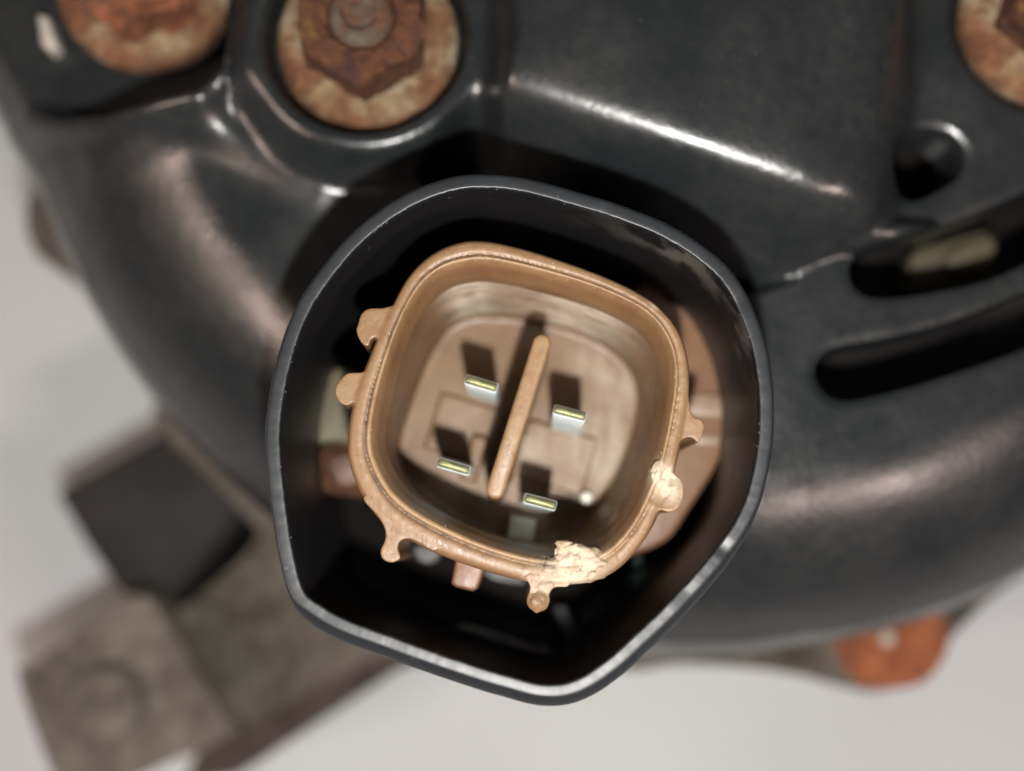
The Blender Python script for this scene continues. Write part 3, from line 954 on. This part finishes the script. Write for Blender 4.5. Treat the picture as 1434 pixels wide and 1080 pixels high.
# ------------------------------------------------------------------ what shows through the vent slots
v_, f_ = prism_data(PL([(1100, 60), (1700, -40), (1700, 560), (1100, 640)], -30), -30.0, -36, 0.5, 1)
rect = build("rectifier_plate", v_, f_, M['inner'], alternator, sharp=30, label="dark rectifier plate under the vent slots")
prism("cooling_fin", [(1275, 395), (1282, 350), (1330, 335), (1385, 322), (1392, 350), (1380, 385), (1330, 400)], -25.0, -31, M['olive'], rect, 1.6)
prism("cooling_fin", [(1330, 350), (1390, 330), (1396, 356), (1384, 372), (1335, 384)], -24.0, -31, M['olive'], rect, 1.6)

# ------------------------------------------------------------------ cast housing under the cover
body = prism("cast_housing", [(120, 120), (75, 225), (38, 262), (27, 305), (42, 350), (98, 392), (150, 445), (205, 540), (214, 595), (290, 670), (420, 800), (600, 880), (760, 920), (880, 942), (950, 934), (1050, 938), (1130, 950), (1190, 966), (1240, 972), (1290, 952), (1335, 902), (1400, 838), (1480, 780), (1560, 700), (1620, 500), (1660, 200), (1500, -100), (700, -200), (250, -60)],
             -46.0, -71.5, M['cast'], alternator, 2.2, label="brown grey cast aluminium housing behind the black cover")
# bracket at the foot
prism("mounting_pad", [(25, 945), (50, 925), (190, 838), (208, 840), (222, 855), (316, 1010), (312, 1035), (250, 1062), (140, 1110), (90, 1110), (60, 1050)], -47.0, -70, M['cast_pale'], body, 1.8, True, label="square cast mounting pad with round boss")
bx, by = P(150, 984, -47)
an_ = np.arange(48) * 2 * math.pi / 48
rows_ = [np.c_[bx + r * np.cos(an_), by + r * np.sin(an_), np.full(48, z)] for r, z in ((4.2, -48), (3.9, -46.4), (3.4, -45.6), (2.0, -45.4))]
v_, f_ = loft(rows_, False, True)
build("pad_boss", v_, f_, M['cast_pale'], body, sharp=40)
prism("bracket_arm", [(252, 872), (274, 838), (335, 786), (430, 700), (640, 760), (640, 880), (545, 915), (420, 975), (345, 1015), (322, 1000)], -52.5, -70, M['cast'], body, 3.0, True)
prism("bracket_flange", [(300, 1012), (420, 955), (545, 895), (660, 850), (660, 905), (560, 938), (420, 1030), (330, 1090), (250, 1100)], -55.0, -70, M['cast_brown'], body, 1.2, False)
prism("gap_shade_block", [(76, 690), (150, 648), (228, 604), (330, 640), (352, 690), (320, 745), (280, 800), (240, 850), (200, 840), (168, 832), (120, 765)], -56.0, -70, M['gap_shade'], body, 1.0, False, label="black block standing for the shaded gap between housing and mounting pad")  # dark block stands in for shade between cover and bracket
# ear with a rusted seat at the lower edge
ex_, ey_ = P(1246, 889, -45.5)
wob_ = np.array([1 + 0.10 * mnoise.noise(Vector((1.6 * math.cos(a), 1.6 * math.sin(a), 4.0))) for a in an_])
rows_ = [np.c_[ex_ + r * wob_ * np.cos(an_), ey_ + r * wob_ * np.sin(an_), np.full(48, z)] for r, z in ((5.7, -48), (5.7, -45.6), (5.4, -45.3), (3.5, -45.1), (1.2, -45.2), (1.0, -45.6))]
v_, f_ = loft(rows_, False, True)
seat = build("ear_washer", v_, f_, M['ear_rust'], alternator, sharp=40, label="bright orange rusted washer on the housing ear")
rows_ = [np.c_[ex_ - 0.4 + r * np.cos(an_), ey_ - 0.3 + r * np.sin(an_), np.full(48, z)] for r, z in ((0.7, -47), (0.7, -44.8), (0.45, -44.6))]
v_, f_ = loft(rows_, False, True)
build("bolt_tip", v_, f_, M['pale'], seat, sharp=40)

# ------------------------------------------------------------------ fine pale slivers added to stand for glints along the worn edges
def slivers(name, spots, mat, parent):
    g = np.random.default_rng(8)
    V, F = [], []
    for (x, y, z) in spots:
        L = g.uniform(0.10, 0.34)
        a = g.uniform(0, 2 * math.pi)
        el = g.uniform(-0.2, 0.7)
        d = np.array([math.cos(a) * math.cos(el), math.sin(a) * math.cos(el), math.sin(el)])
        n = np.array([-math.sin(a), math.cos(a), 0.0])
        w = g.uniform(0.018, 0.035)
        p0 = np.array([x, y, z])
        b = len(V)
        V += [p0 + n * w, p0 - n * w, p0 + np.array([0, 0, w]), p0 + d * L * 0.5 + n * w * 0.7 + np.array([0, 0, w]), p0 + d * L]
        F += [(b, b + 1, b + 4), (b + 1, b + 2, b + 4), (b + 2, b + 3, b + 4), (b + 3, b, b + 4), (b, b + 2, b + 1)]
    o = build(name, V, F, mat, parent)
    o["kind"] = "stuff"
    return o
g3 = np.random.default_rng(5)
sp = []
for _ in range(70):
    i = int(g3.integers(0, NK))
    f = g3.choice([0.70, 0.86, 0.98, 0.3])
    p = ko[i] + (ki[i] - ko[i]) * f
    sp.append((p[0], p[1], -0.02))
for _ in range(12):
    c = P(808 + g3.uniform(-26, 26), 789 + g3.uniform(-16, 14), 0)
    sp.append((c[0], c[1], -0.15))
slivers("socket_glints", sp, M['pale_glint'], socket)
sp = []
si = inward(s_out, 1.04)
for _ in range(60):
    i = int(g3.integers(0, NS))
    sp.append((si[i, 0], si[i, 1], 0.84))
slivers("shroud_glints", sp, M['grey_glint'], cover)
